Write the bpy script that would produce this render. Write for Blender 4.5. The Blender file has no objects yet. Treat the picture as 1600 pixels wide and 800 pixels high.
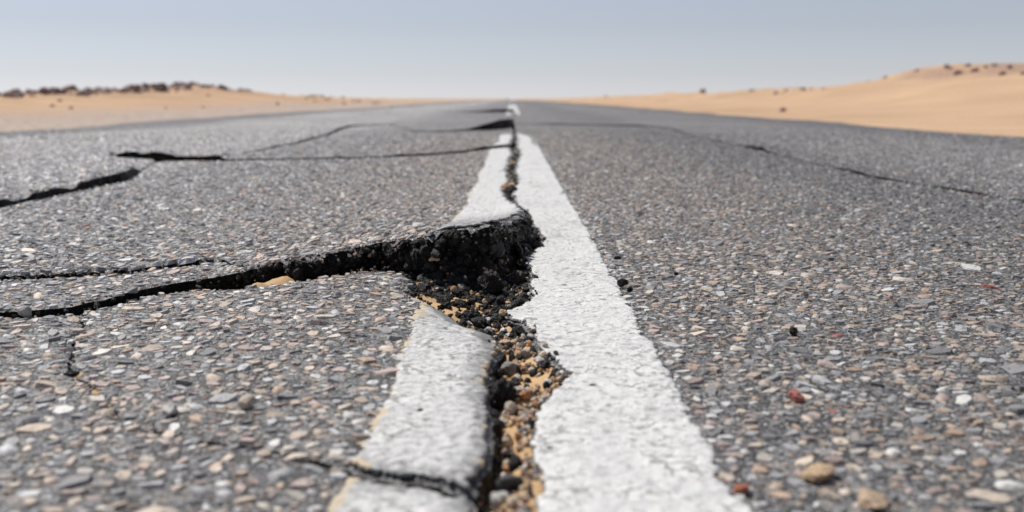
import bpy, bmesh, math, random
import numpy as np
from mathutils import Vector, Euler
from mathutils.geometry import delaunay_2d_cdt

random.seed(7)
RNG = np.random.default_rng(7)
S = bpy.context.scene
COL = S.collection

# ------------------------------------------------------------------ camera numbers (used to turn photo points into ground points)
CAMZ = 0.25
F = 35.0 / 36.0 * 1600
V0 = 154.0
PITCH = math.atan((400 - V0) / F)

def W(u, v, z=0.0):
    """ground point (height z) seen at photo pixel u, v"""
    a, b = (u - 800) / F, (400 - v) / F
    dx, dy, dz = a, math.cos(PITCH) + b * math.sin(PITCH), -math.sin(PITCH) + b * math.cos(PITCH)
    t = (z - CAMZ) / dz
    return (dx * t, dy * t)

def WL(pts):
    return [W(*p) for p in pts]

# ------------------------------------------------------------------ numpy noise
def _h(ix, iy, seed):
    n = (ix.astype(np.int64) * 374761393 + iy.astype(np.int64) * 668265263 + seed * 974634777) & 0xffffffff
    n = ((n ^ (n >> 13)) * 1274126177) & 0xffffffff
    n = ((n ^ (n >> 16)) * 2246822519) & 0xffffffff
    return ((n ^ (n >> 15)) & 0xffffff) / float(0xffffff)

def vnoise(x, y, seed=0):
    x = np.asarray(x, float); y = np.asarray(y, float)
    ix = np.floor(x); iy = np.floor(y); fx = x - ix; fy = y - iy
    fx = fx * fx * fx * (fx * (fx * 6 - 15) + 10); fy = fy * fy * fy * (fy * (fy * 6 - 15) + 10)
    a = _h(ix, iy, seed); b = _h(ix + 1, iy, seed); c = _h(ix, iy + 1, seed); d = _h(ix + 1, iy + 1, seed)
    return (a + (b - a) * fx + (c - a) * fy + (a - b - c + d) * fx * fy) * 2 - 1

def fbm(x, y, seed=0, o=4, g=0.5):
    s = 0; a = 1; t = 0
    x = np.asarray(x, float); y = np.asarray(y, float)
    for k in range(o):
        s = s + a * vnoise(x, y, seed + 17 * k); t += a
        x = x * 2.03 + 3.1; y = y * 2.03 - 1.7; a *= g
    return s / t

def worley(x, y, seed=0):
    x = np.asarray(x, float); y = np.asarray(y, float)
    ix = np.floor(x); iy = np.floor(y); best = np.full(x.shape, 9.0)
    for i in (-1, 0, 1):
        for j in (-1, 0, 1):
            px = ix + i + _h(ix + i, iy + j, seed); py = iy + j + _h(ix + i, iy + j, seed + 5)
            best = np.minimum(best, (px - x) ** 2 + (py - y) ** 2)
    return np.sqrt(best)

def sstep(a, b, x):
    t = np.clip((np.asarray(x, float) - a) / (b - a), 0, 1)
    return t * t * (3 - 2 * t)

# ------------------------------------------------------------------ object helpers
def tag(o, label=None, cat=None, group=None, kind=None):
    if label: o['label'] = label
    if cat: o['category'] = cat
    if group: o['group'] = group
    if kind: o['kind'] = kind
    return o

def mesh_object(name, V, T, mats, midx=None, col=None, attrs=None, parent=None, smooth=None):
    me = bpy.data.meshes.new(name)
    V = np.asarray(V, np.float32); T = np.asarray(T, np.int32)
    me.vertices.add(len(V)); me.vertices.foreach_set('co', V.ravel())
    me.loops.add(T.size); me.loops.foreach_set('vertex_index', T.ravel())
    me.polygons.add(len(T))
    me.polygons.foreach_set('loop_start', np.arange(0, T.size, T.shape[1], dtype=np.int32))
    for m in mats: me.materials.append(m)
    if midx is not None: me.polygons.foreach_set('material_index', np.asarray(midx, np.int32))
    if smooth is not None: me.polygons.foreach_set('use_smooth', np.asarray(smooth, bool))
    me.update(calc_edges=True)
    if col is not None:
        c = me.color_attributes.new('Col', 'FLOAT_COLOR', 'POINT')
        rgba = np.ones((len(V), 4), np.float32); rgba[:, :3] = col
        c.data.foreach_set('color', rgba.ravel())
    for k, a in (attrs or {}).items():
        at = me.attributes.new(k, 'FLOAT', 'POINT'); at.data.foreach_set('value', np.asarray(a, np.float32))
    me.validate()
    o = bpy.data.objects.new(name, me); COL.objects.link(o)
    if parent: o.parent = parent
    return o

class Acc:
    """collects triangle pieces of ONE object"""
    def __init__(s): s.V = []; s.T = []; s.M = []; s.C = []; s.A = []; s.S = []; s.n = 0
    def add(s, V, T, m, C=None, A=None, smooth=False):
        V = np.asarray(V, float).reshape(-1, 3); T = np.asarray(T, int).reshape(-1, 3)
        if len(V) == 0: return
        s.V.append(V); s.T.append(T + s.n); s.M.append(np.full(len(T), m)); s.S.append(np.full(len(T), smooth))
        s.C.append(np.broadcast_to(np.asarray(C if C is not None else (.1, .1, .1), float), (len(V), 3)))
        s.A.append(np.broadcast_to(np.asarray(A if A is not None else 0.0, float), (len(V),)))
        s.n += len(V)
    def build(s, name, mats, parent=None):
        return mesh_object(name, np.concatenate(s.V), np.concatenate(s.T), mats, np.concatenate(s.M),
                           np.concatenate(s.C), {'wear': np.concatenate(s.A)}, parent, np.concatenate(s.S))

# ------------------------------------------------------------------ node helpers
class NT:
    def __init__(s, name):
        s.m = bpy.data.materials.new(name); s.m.use_nodes = True; s.t = s.m.node_tree
        s.b = s.t.nodes['Principled BSDF']
    def n(s, kind, **kw):
        nd = s.t.nodes.new(kind)
        for k, v in kw.items():
            if k in nd.inputs: s.set(nd.inputs[k], v)
            else: setattr(nd, k, v)
        return nd
    def set(s, inp, v):
        if isinstance(v, bpy.types.NodeSocket): s.t.links.new(v, inp)
        else: inp.default_value = v
    def tex(s, kind, vec, scale, **kw):
        nd = s.n(kind, **kw)
        s.set(nd.inputs['Vector'], vec); nd.inputs['Scale'].default_value = scale
        return nd
    def math(s, op, a, b=0.0, c=None, clamp=False):
        nd = s.n('ShaderNodeMath', operation=op, use_clamp=clamp)
        s.set(nd.inputs[0], a); s.set(nd.inputs[1], b)
        if c is not None: s.set(nd.inputs[2], c)
        return nd.outputs[0]
    def ramp(s, fac, stops, interp='LINEAR'):
        nd = s.n('ShaderNodeValToRGB'); cr = nd.color_ramp; cr.interpolation = interp
        while len(cr.elements) < len(stops): cr.elements.new(0.5)
        for e, (p, c) in zip(cr.elements, stops):
            e.position = p; e.color = c if len(c) == 4 else (*c, 1)
        s.set(nd.inputs[0], fac); return nd.outputs[0]
    def mix(s, fac, a, b, mode='MIX'):
        nd = s.n('ShaderNodeMix', data_type='RGBA', blend_type=mode)
        s.set(nd.inputs[0], fac)
        for i, v in ((6, a), (7, b)):
            s.set(nd.inputs[i], v if isinstance(v, bpy.types.NodeSocket) else (*v, 1))
        return nd.outputs[2]
    def maprange(s, v, a, b, c=0.0, d=1.0):
        nd = s.n('ShaderNodeMapRange', interpolation_type='SMOOTHSTEP')
        s.set(nd.inputs[0], v)
        for i, x in enumerate((a, b, c, d)): nd.inputs[1 + i].default_value = x
        return nd.outputs[0]
    def bump(s, h, strength, dist, normal=None):
        nd = s.n('ShaderNodeBump'); nd.inputs['Strength'].default_value = strength; nd.inputs['Distance'].default_value = dist
        s.set(nd.inputs['Height'], h)
        if normal: s.set(nd.inputs['Normal'], normal)
        return nd.outputs[0]
    def pos(s):
        return s.n('ShaderNodeNewGeometry').outputs['Position']
    def attr(s, name, out='Fac'):
        nd = s.n('ShaderNodeAttribute'); nd.attribute_name = name; return nd.outputs[out]
    def done(s, col, rough=0.9, normal=None, spec=0.3):
        s.set(s.b.inputs['Base Color'], col if isinstance(col, bpy.types.NodeSocket) else (*col, 1))
        s.set(s.b.inputs['Roughness'], rough); s.b.inputs['Specular IOR Level'].default_value = spec
        if normal: s.set(s.b.inputs['Normal'], normal)
        return s.m

GR = {'tan': (.40, .29, .20), 'cream': (.50, .39, .28), 'pink': (.36, .25, .21), 'orange': (.40, .21, .10), 'red': (.30, .10, .08)}

def mat_asphalt():
    k = NT('asphalt_matrix'); p = k.pos()
    wear = k.attr('wear')
    # warped coordinates so cells are not regular
    nz = k.tex('ShaderNodeTexNoise', p, 60.0)
    wv = k.n('ShaderNodeVectorMath', operation='MULTIPLY_ADD'); k.set(wv.inputs[0], nz.outputs['Color']); wv.inputs[1].default_value = (.006,) * 3; k.set(wv.inputs[2], p)
    pw = wv.outputs[0]
    # fine grains
    g1 = k.tex('ShaderNodeTexVoronoi', pw, 420.0); g1r = k.n('ShaderNodeSeparateColor'); k.set(g1r.inputs[0], g1.outputs['Color'])
    fine = k.ramp(g1r.outputs[0], [(0, (.015, .015, .016)), (.55, (.036, .036, .038)), (.82, (.10, .10, .103)), (1, (.36, .36, .36))])
    # stones drawn by the material, for the stretch where stones are not modelled
    v = k.tex('ShaderNodeTexVoronoi', pw, 75.0); vr = k.n('ShaderNodeSeparateColor'); k.set(vr.inputs[0], v.outputs['Color'])
    stone = k.ramp(vr.outputs[0], [(0, (.13, .13, .136)), (.25, (.21, .21, .217)), (.5, (.28, .28, .286)), (.7, (.40, .398, .40)),
                                   (.8, (.40, .34, .29)), (.88, (.37, .30, .27)), (.95, (.48, .43, .38)), (1, (.62, .61, .60))])
    mask = k.math('LESS_THAN', v.outputs['Distance'], k.math('MULTIPLY_ADD', vr.outputs[1], .42, .22))
    mask = k.math('MULTIPLY', mask, k.math('MULTIPLY_ADD', wear, .6, .35))
    c = k.mix(mask, fine, stone)
    # big patches: tyre-polished pale bands and darker tarry patches
    big = k.tex('ShaderNodeTexNoise', p, .55, Detail=4.0)
    c = k.mix(1.0, c, k.ramp(big.outputs[0], [(.3, (.84, .84, .85)), (.5, (1, 1, 1)), (.7, (1.18, 1.18, 1.18))]), 'MULTIPLY')
    # tyre tracks: polished pale strips, darker verges; left lane's sun gloss painted in
    sx = k.n('ShaderNodeSeparateXYZ'); k.set(sx.inputs[0], p)
    xx = k.math('ADD', sx.outputs[0], k.math('MULTIPLY', k.math('SUBTRACT', big.outputs[0], .5), .8))
    c = k.mix(1.0, c, k.ramp(k.math('MULTIPLY_ADD', xx, .125, .5), [(.0, (.8, .8, .82)), (.07, (.8, .8, .82)), (.13, (2.0, 2.0, 2.01)), (.32, (1.95, 1.95, 1.96)), (.38, (1.25, 1.25, 1.26)), (.55, (1, .99, .98)),
                                 (.64, (.74, .74, .76)), (.68, (1.04, 1.03, 1.03)), (.8, (1.04, 1.03, 1.03)), (.86, (.72, .72, .74)), (1, (.72, .72, .74))]), 'MULTIPLY')
    mid = k.tex('ShaderNodeTexNoise', p, 7.0, Detail=3.0)
    c = k.mix(1.0, c, k.ramp(mid.outputs[0], [(.3, (.85, .85, .86)), (.7, (1.15, 1.14, 1.12))]), 'MULTIPLY')
    h = k.math('ADD', k.math('MULTIPLY', mask, .8), k.math('MULTIPLY', g1.outputs['Distance'], -.7))
    return k.done(c, .6, k.bump(h, 1.0, .002), .5)

def mat_stone():
    k = NT('road_stone'); p = k.pos(); c = k.attr('Col', 'Color')
    n = k.tex('ShaderNodeTexNoise', p, 700.0, Detail=3.0); n2 = k.tex('ShaderNodeTexNoise', p, 160.0, Detail=2.0)
    c = k.mix(1.0, c, k.ramp(n.outputs[0], [(.3, (.78, .78, .78)), (.7, (1.2, 1.2, 1.2))]), 'MULTIPLY')
    c = k.mix(k.math('MULTIPLY', k.maprange(n2.outputs[0], .54, .68), .6), c, (.06, .06, .063))
    return k.done(c, .5, k.bump(k.math('ADD', n.outputs[0], n2.outputs[0]), .7, .0012), .5)

def mat_tar():
    k = NT('broken_asphalt'); p = k.pos()
    v = k.tex('ShaderNodeTexVoronoi', p, 260.0); vr = k.n('ShaderNodeSeparateColor'); k.set(vr.inputs[0], v.outputs['Color'])
    c = k.ramp(vr.outputs[0], [(0, (.005, .005, .005)), (.85, (.011, .011, .0108)), (.96, (.03, .029, .028)), (1, (.16, .14, .125))])
    n = k.tex('ShaderNodeTexNoise', p, 500.0, Detail=4.0)
    h = k.math('ADD', k.math('MULTIPLY', v.outputs['Distance'], -1.2), n.outputs[0])
    return k.done(c, .5, k.bump(h, 1.0, .004), .12)

def mat_rubble():
    k = NT('rubble'); p = k.pos(); c = k.attr('Col', 'Color')
    n = k.tex('ShaderNodeTexNoise', p, 600.0, Detail=4.0); n2 = k.tex('ShaderNodeTexNoise', p, 150.0, Detail=2.0)
    c = k.mix(1.0, c, k.ramp(n.outputs[0], [(.3, (.6, .6, .6)), (.7, (1.35, 1.35, 1.35))]), 'MULTIPLY')
    return k.done(c, .45, k.bump(k.math('ADD', n.outputs[0], n2.outputs[0]), .9, .0022), .22)

def mat_paint():
    k = NT('white_line_paint'); p = k.pos(); wear = k.attr('wear')
    a = k.tex('ShaderNodeTexNoise', p, 22.0, Detail=5.0); b = k.tex('ShaderNodeTexNoise', p, 130.0, Detail=4.0); d = k.tex('ShaderNodeTexNoise', p, 420.0, Detail=3.0)
    c = k.ramp(a.outputs[0], [(.3, (.49, .495, .50)), (.5, (.57, .573, .573)), (.75, (.64, .638, .63))])
    c = k.mix(k.math('MULTIPLY', k.maprange(b.outputs[0], .5, .72), .45), c, (.34, .335, .335))
    # pits through the paint
    st = k.n('ShaderNodeMapping'); k.set(st.inputs[0], p); st.inputs['Scale'].default_value = (.75, 1.0, 1.0)
    v = k.tex('ShaderNodeTexVoronoi', st.outputs[0], 105.0, feature='F1'); vr = k.n('ShaderNodeSeparateColor'); k.set(vr.inputs[0], v.outputs['Color'])
    dist = k.math('ADD', v.outputs['Distance'], k.math('MULTIPLY', k.math('SUBTRACT', b.outputs[0], .5), .5))
    pit = k.math('MULTIPLY', k.math('LESS_THAN', dist, k.math('MULTIPLY_ADD', vr.outputs[2], .2, .02)), k.math('GREATER_THAN', vr.outputs[0], .94))
    c = k.mix(k.math('MULTIPLY', pit, k.math('MULTIPLY_ADD', vr.outputs[1], .7, .2)), c, k.mix(vr.outputs[1], (.34, .27, .21), (.10, .095, .09)))
    # hairline crazing
    e = k.tex('ShaderNodeTexVoronoi', k.mix(.06, p, a.outputs['Color']), 30.0, feature='DISTANCE_TO_EDGE')
    line = k.math('MULTIPLY', k.math('LESS_THAN', e.outputs[0], k.math('MULTIPLY', k.maprange(a.outputs[0], .48, .66), .045)), .6)
    e2 = k.tex('ShaderNodeTexVoronoi', k.mix(.03, p, b.outputs['Color']), 85.0, feature='DISTANCE_TO_EDGE')
    line2 = k.math('MULTIPLY', k.math('LESS_THAN', e2.outputs[0], k.math('MULTIPLY', k.math('MULTIPLY', k.maprange(b.outputs[0], .5, .75), k.maprange(a.outputs[0], .42, .6)), .08)), .45)
    line = k.math('MAXIMUM', line, line2)
    c = k.mix(line, c, (.12, .11, .10))
    e3 = k.tex('ShaderNodeTexNoise', p, 260.0, Detail=2.0)
    c = k.mix(k.math('MULTIPLY', k.maprange(e3.outputs[0], .60, .70), .35), c, (.2, .19, .185))
    tp = k.tex('ShaderNodeTexVoronoi', p, 80.0); tr = k.n('ShaderNodeSeparateColor'); k.set(tr.inputs[0], tp.outputs['Color'])
    tip = k.math('MULTIPLY', k.maprange(k.math('ADD', tp.outputs['Distance'], k.math('MULTIPLY', k.math('SUBTRACT', d.outputs[0], .5), .6)), .34, .2), k.math('GREATER_THAN', tr.outputs[0], .70))
    c = k.mix(k.math('MULTIPLY', tip, k.math('MULTIPLY', k.maprange(a.outputs[0], .62, .42), .6)), c, k.mix(tr.outputs[1], (.20, .195, .19), (.33, .27, .22)))
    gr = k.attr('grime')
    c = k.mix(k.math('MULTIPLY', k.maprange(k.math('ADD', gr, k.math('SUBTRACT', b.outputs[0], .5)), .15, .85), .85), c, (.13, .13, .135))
    # cream, sandy bleed along the worn edge
    c = k.mix(k.maprange(wear, .3, .6), c, k.mix(b.outputs[0], (.54, .45, .32), (.40, .35, .28)))
    h = k.math('SUBTRACT', k.math('ADD', k.math('MULTIPLY', b.outputs[0], 1.0), k.math('MULTIPLY', d.outputs[0], .35)), k.math('ADD', k.math('MULTIPLY', pit, .8), k.math('MULTIPLY', line, .5)))
    return k.done(c, .75, k.bump(h, .9, .0030), .3)

def mat_sand(name, near=False):
    k = NT(name); p = k.pos()
    n = k.tex('ShaderNodeTexNoise', p, 900.0 if near else 40.0, Detail=4.0); n2 = k.tex('ShaderNodeTexNoise', p, 40.0 if near else .35, Detail=4.0)
    c = k.ramp(n2.outputs[0], ([(.3, (.46, .305, .165)), (.7, (.54, .375, .215))] if near else [(.32, (.42, .285, .185)), (.68, (.53, .365, .24))]))
    c = k.mix(1.0, c, k.ramp(n.outputs[0], [(.3, (.8, .8, .8)), (.7, (1.15, 1.15, 1.15))]), 'MULTIPLY')
    if not near:
        sp = k.n('ShaderNodeSeparateXYZ'); k.set(sp.inputs[0], p)
        # pinkish gravel shoulder left of the road, thinning out into sand
        sh = k.math('ADD', sp.outputs[0], k.math('MULTIPLY', k.math('SUBTRACT', n2.outputs[0], .5), 4.0))
        f = k.math('MULTIPLY', k.maprange(sh, -8.6, -5.6), k.maprange(sp.outputs[0], 2.6, 1.6))
        v = k.tex('ShaderNodeTexVoronoi', p, 26.0); vr = k.n('ShaderNodeSeparateColor'); k.set(vr.inputs[0], v.outputs['Color'])
        gcol = k.ramp(vr.outputs[0], [(0, (.26, .21, .185)), (.5, (.37, .31, .275)), (1, (.48, .425, .39))])
        c = k.mix(k.math('MULTIPLY', f, .85), c, gcol)
        n3 = k.tex('ShaderNodeTexNoise', p, .6, Detail=5.0)
        f2 = k.math('MULTIPLY', k.maprange(n3.outputs[0], .44, .58), k.maprange(k.math('SUBTRACT', sp.outputs[2], k.math('MULTIPLY', k.maprange(sp.outputs[0], -1, 1), .35)), .27, .55))
        c = k.mix(k.math('MULTIPLY', f2, k.math('MULTIPLY_ADD', vr.outputs[1], .8, .2)), c, (.25, .17, .145))
    return k.done(c, .95, k.bump(n.outputs[0], .6, .001 if near else .03), .1)

def mat_rock():
    k = NT('desert_rock'); p = k.pos(); oi = k.n('ShaderNodeObjectInfo')
    n = k.tex('ShaderNodeTexNoise', p, 9.0, Detail=5.0)
    c = k.ramp(oi.outputs['Random'], [(0, (.08, .06, .055)), (.3, (.17, .12, .11)), (.65, (.28, .20, .18)), (1, (.42, .34, .31))])
    c = k.mix(1.0, c, k.ramp(n.outputs[0], [(.3, (.7, .7, .7)), (.7, (1.25, 1.22, 1.2))]), 'MULTIPLY')
    return k.done(c, .9, k.bump(n.outputs[0], .8, .04), .2)

M_ASPH, M_STONE, M_TAR, M_RUB, M_PAINT = mat_asphalt(), mat_stone(), mat_tar(), mat_rubble(), mat_paint()
M_SAND, M_SANDN, M_ROCK = mat_sand('desert_sand'), mat_sand('crack_sand', True), mat_rock()
SLAB_MATS = [M_ASPH, M_STONE]

# ------------------------------------------------------------------ the road's plan: crack tracks read off the photo, on the ground plane
EDGE_L, EDGE_R, FAR = -4.0, 3.45, 420.0
LINE_L, LINE_R = -.11, .145

t_right = WL([(829, 860), (830, 800), (838, 765), (827, 725), (828, 690), (838, 655), (852, 625), (884, 597), (866, 570), (840, 548), (826, 520), (806, 503), (775, 492),
              (800, 486), (832, 466), (824, 450), (830, 428), (812, 404), (842, 388), (850, 373), (831, 352), (826, 338), (806, 322), (801, 300), (808, 284), (804, 262),
              (812, 243), (806, 228), (806, 214), (804, 204), (803, 193)])
t_rcrack = WL([(803, 193), (870, 194), (1000, 197), (1035, 199), (1080, 211), (1110, 218), (1190, 236.5), (1300, 263), (1380, 281), (1450, 291), (1550, 306), (1620, 318)]) + [(1.9, 2.0), (EDGE_R, 1.6)]
t_p1right = WL([(742, 775), (752, 745), (770, 705), (769, 680), (764, 640), (760, 612), (762, 585), (776, 562), (781, 545), (774, 520), (735, 505), (700, 482), (672, 466), (644, 452)])
t_b_low = WL([(640, 440), (628, 430), (600, 424), (540, 430), (480, 439), (450, 443), (400, 449), (345, 452), (290, 453), (240, 459.5), (180, 473), (131, 486)])
t_c = WL([(131, 487), (126, 520), (108, 560), (108, 582), (145, 602), (190, 655), (300, 692), (440, 710), (500, 727), (555, 747), (620, 761), (690, 767), (722, 778), (742, 775)])
t_b_up = [(EDGE_L, 1.20)] + WL([(-700, 497), (0, 489), (110, 485), (180, 471), (240, 457), (290, 449), (340, 446), (380, 442), (400, 438), (420, 432), (445, 428), (462, 432), (480, 432), (540, 425), (600, 418),
                                 (640, 426), (670, 433), (720, 434), (762, 432), (790, 416), (806, 400), (822, 382), (818, 350), (808, 330), (795, 312), (790, 298), (800, 285), (796, 268), (800, 254), (803, 240), (799, 231)])
t_2 = WL([(799, 231), (770, 233), (720, 240), (660, 244), (600, 246), (500, 249), (400, 251), (345, 252), (300, 251.5), (250, 252)])
t_3 = WL([(240, 254), (195, 283), (165, 289), (100, 303), (0, 324), (-100, 340), (-600, 420)]) + [(EDGE_L, 1.42)]
t_a = [(EDGE_L, 1.32)] + WL([(-700, 442), (-100, 438), (0, 437), (50, 438), (140, 434), (210, 431), (260, 423), (320, 421), (352, 419)])
t_4 = WL([(345, 246), (400, 237), (480, 220), (515, 211), (530, 203), (545, 198), (570, 195), (610, 193)])
t_5 = WL([(610, 193), (625, 199), (650, 205.5), (690, 207), (735, 204.5), (770, 203), (800, 200)])

def shift(t, dx, dy): return [(x + dx * y, y + dy * y) for x, y in t]

def rough(track, seed, amp=.0035, close=False):
    """subdivide a track and roughen it; step and amplitude grow with distance"""
    out = []
    n = len(track)
    for i in range(n if close else n - 1):
        a = np.array(track[i]); b = np.array(track[(i + 1) % n]); L = np.linalg.norm(b - a)
        ym = max(.7, min(abs(a[1]), abs(b[1])))
        step = max(.0045 * max(1, ym / 1.3) ** 1.25, L / 600)
        m = max(1, int(L / step))
        nx, ny = (-(b - a)[1] / (L + 1e-9), (b - a)[0] / (L + 1e-9))
        for j in range(m):
            q = a + (b - a) * j / m
            s = min(ym, 4)
            w = math.sin(math.pi * j / m) ** .5 if m > 1 else 0
            d = float(fbm(q[0] / (.03 * s), q[1] / (.03 * s), seed, 4, .65)) * amp * 2.2 * s ** .8
            out.append((q[0] + nx * d * (.4 + .6 * w), q[1] + ny * d * (.4 + .6 * w)))
    if not close: out.append(tuple(track[-1]))
    return out

def inside(P, poly):
    poly = np.asarray(poly); x, y = P[:, 0], P[:, 1]
    r = np.zeros(len(P), bool)
    x0, x1, y0, y1 = x.min(), x.max(), y.min(), y.max()
    A = poly; B = np.roll(poly, -1, 0)
    for (ax, ay), (bx, by) in zip(A, B):
        if (ay > y1) == (by > y1) and ay > y1: continue
        if ay < y0 and by < y0: continue
        c = (ay > y) != (by > y)
        if not c.any(): continue
        r ^= c & (x < (bx - ax) * (y - ay) / (by - ay + 1e-15) + ax)
    return r

def dist_to(P, line, closed=False, cap=.08):
    """distance of points to a polyline, cut off at cap"""
    line = np.asarray(line); x, y = P[:, 0], P[:, 1]
    best = np.full(len(P), cap)
    B = np.roll(line, -1, 0) if closed else line[1:]
    A = line if closed else line[:-1]
    order = np.argsort(y); ys = y[order]
    for (ax, ay), (bx, by) in zip(A, B):
        i0 = np.searchsorted(ys, min(ay, by) - cap); i1 = np.searchsorted(ys, max(ay, by) + cap)
        if i1 <= i0: continue
        idx = order[i0:i1]
        px, py = x[idx] - ax, y[idx] - ay; dx, dy = bx - ax, by - ay
        t = np.clip((px * dx + py * dy) / (dx * dx + dy * dy + 1e-15), 0, 1)
        d = np.hypot(px - t * dx, py - t * dy)
        best[idx] = np.minimum(best[idx], d)
    return best

# ------------------------------------------------------------------ heights
def U(x, y):
    x = np.asarray(x, float); y = np.asarray(y, float)
    near = .0022 * fbm(x / .22, y / .22, 3, 3)
    far = sstep(2.5, 12, y) * (.022 * fbm(x / 1.7, y / 4.5, 9, 3))
    return near + far - .0011 * np.clip(y - 140, 0, None) ** 1.05

def track_y(track):
    a = np.array(track); a = a[np.argsort(a[:, 0])]
    return lambda x: np.interp(x, a[:, 0], a[:, 1])

yb = track_y([p for p in t_b_up if p[1] < 1.9][:24]); y2 = track_y(t_2); y5 = track_y(t_5); ya = track_y(t_a); TIPA = (W(400, 438), W(354, 420))
hx = [-4, -1, -.6, -.43, -.34, -.265, -.187, -.13, -.09, -.03, 0, .03]
hz = [.002, .002, .004, .012, .021, .032, .043, .056, .068, .073, .062, .046]
P1R = rough(t_p1right, 21)

def brk(x, y, seed, lo=.15):
    q = np.maximum(np.asarray(y, float), 1)
    return np.clip(.55 + 1.9 * fbm(x / (.05 * q), y / (.12 * q), seed, 3, .6), lo, 1.25)
def H_right(x, y): return U(x, y)
def H_rfar(x, y):
    d = tdist(x, y, t_rcrack, 2.0)
    bump = .05 * np.exp(-((x - 1.9) / .35) ** 2) * (y > 15) * np.exp(-np.maximum(y - 15, 0) / 1.2)
    return U(x, y) + (.006 + .0014 * np.minimum(y, 12)) * np.exp(-d / (.22 + .04 * y)) * sstep(.05, .5, x) * brk(x, y, 110, .3) * (.8 - .35 * sstep(5, 9, y)) + bump + .026 * np.exp(-(((x - W(1192, 235)[0]) / .05) ** 2 + ((y - W(1192, 235)[1]) / .25) ** 2)) 
def H_p1(x, y):
    P = np.stack([np.ravel(x), np.ravel(y)], 1)
    d = dist_to(P, P1R).reshape(np.shape(x))
    pit = sstep(.9, 1.12, y)
    return U(x, y) + .004 * sstep(-.5, 0, x) - (.004 + .011 * pit) * np.exp(-(d / (.008 + .016 * pit)) ** 1.3)
def H_p0(x, y): return U(x, y) + .001
def H_p1b(x, y):
    d = np.maximum(y - yb(x), 0)
    return U(x, y) + np.interp(x, hx, hz) * np.exp(-(d / .5) ** 1.4)
def tdist(x, y, track, cap):
    return dist_to(np.stack([np.ravel(x), np.ravel(y)], 1), track, cap=cap).reshape(np.shape(x))
def H_p2(x, y):
    return H_p1b(x, y) + .0085 * brk(x, y, 115, .75) * np.exp(-tdist(x, y, t_a, .5) / .2) * sstep(-.36, -.46, x)
def H_p3(x, y):
    d = np.maximum(y - y2(x), 0)
    lip = np.interp(x, [-2.2, -1.6, -1.0, -.6, -.3, -.05, .1], [.012, .015, .010, .009, .017, .028, .028])
    return U(x, y) + lip * np.exp(-d / .6) * brk(x, y, 111, .55)
TIP = W(172, 243)
_sl = [W(u, v) for u, v in ((172, 246), (240, 249), (300, 249), (350, 249))]
ysl = track_y(_sl)
def H_p4(x, y):
    l3 = np.interp(y, [1.4, 2.0, 2.6, 3.0, 3.25, 3.5, 3.9], [.012, .015, .017, .024, .026, .012, .006])
    h = brk(x, y, 113, .55) * l3 * np.exp(-tdist(x, y, t_3, 1.2) / .35)
    dn = y - ysl(x)
    notch = brk(x, y, 114, .6) * (dn > 0) * .026 * np.exp(-np.maximum(dn, 0) / .5) * sstep(TIP[0] - .02, TIP[0] + .12, x) * (1 - .55 * sstep(-1.6, -1.25, x))
    l4 = np.interp(y, [4.1, 5.0, 6.6, 7.4, 8.2, 9.2, 10.5], [.006, .009, .014, .036, .042, .03, 0])
    h4 = brk(x, y, 112, .4) * l4 * np.exp(-tdist(x, y, t_4, 1.5) / .4)
    b = 0
    for bx, by, bh, bw in ((-2.0, 9.9, .03, .22), (-2.2, 16.2, .06, .35), (-2.5, 24, .07, .5), (-2.9, 6.0, .018, .9)):
        b = b + bh * np.exp(-((x - bx) / bw) ** 2) * (y > by) * np.exp(-np.maximum(y - by, 0) / (.1 * by))
    return U(x, y) + np.maximum(np.maximum(h, notch), h4) + b
def H_p6(x, y):
    d = np.maximum(y - y5(x), 0)
    lip = np.interp(x, [-1.3, -.6, -.36, -.2, -.08, 0.05], [0, .006, .012, .055, .085, .08])
    return U(x, y) + lip * np.exp(-d / 1.3)
def H_p7(x, y):
    d = np.maximum(y - 18.6, 0)
    return U(x, y) + np.interp(x, [-1.4, -.7, -.4, -.2, .05], [0, .01, .05, .06, .05]) * np.exp(-d / 3)

# ------------------------------------------------------------------ plates
def edge_pts(X, y0, y1, seed):
    ys = np.geomspace(y0, y1, 260)
    return [(float(X + .09 * fbm(y / .9, 0, seed, 2) + .06 * fbm(y / .16, 0, seed + 1, 3)), float(y)) for y in ys]
plate_right = rough(t_right, 1) [:-1] + rough(t_rcrack, 2)[:-1] + [(EDGE_R, 1.6), (EDGE_R, .2), (.02, .2)]
plate_rfar = rough(shift(t_rcrack, 0, .004), 2)[:-1] + [*edge_pts(EDGE_R, 1.7, 140, 130), (EDGE_R, 150), (EDGE_R, 250), (EDGE_R, FAR), (.02, FAR), (.02, 250), (.02, 150), (.02, 60), (.02, 25), (.02, 12)]
plate_p1 = P1R[:-1] + rough(t_b_low, 22)[:-1] + rough(t_c, 23)[:-1]
_g = [.6, 1, 1, 1, .7, .25, .06, .15, .6, 1.2, 1.7, 1.8, 1.8, 1.8]
t_c0 = [(x - .0022 * y * g, y - .0035 * y * g) for (x, y), g in zip(t_c, _g)]
plate_p0 = rough(t_c0, 23)[:] + WL([(745, 792), (742, 830)]) + [(-.03, .2), (EDGE_L, .2), (EDGE_L, 1.17)] + rough(shift([(EDGE_L, 1.17)] + WL([(-700, 502), (0, 496), (125, 490)]), 0, 0), 24)[1:]
_k = [i for i, p in enumerate(t_b_up) if p == W(400, 438)][0]
plate_p2 = rough(t_b_up[_k:], 25, .0045)[:-1] + rough(t_2, 26)[:-1] + rough(t_3, 27)[:-1] + rough(t_a, 28) + [W(375, 430)]
plate_p1b = rough(t_b_up[:_k + 1], 25) + [W(374, 430.5)] + rough([(x, y - .010 * sstep(-.27, -.42, x)) for x, y in t_a], 28)[::-1]
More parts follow.
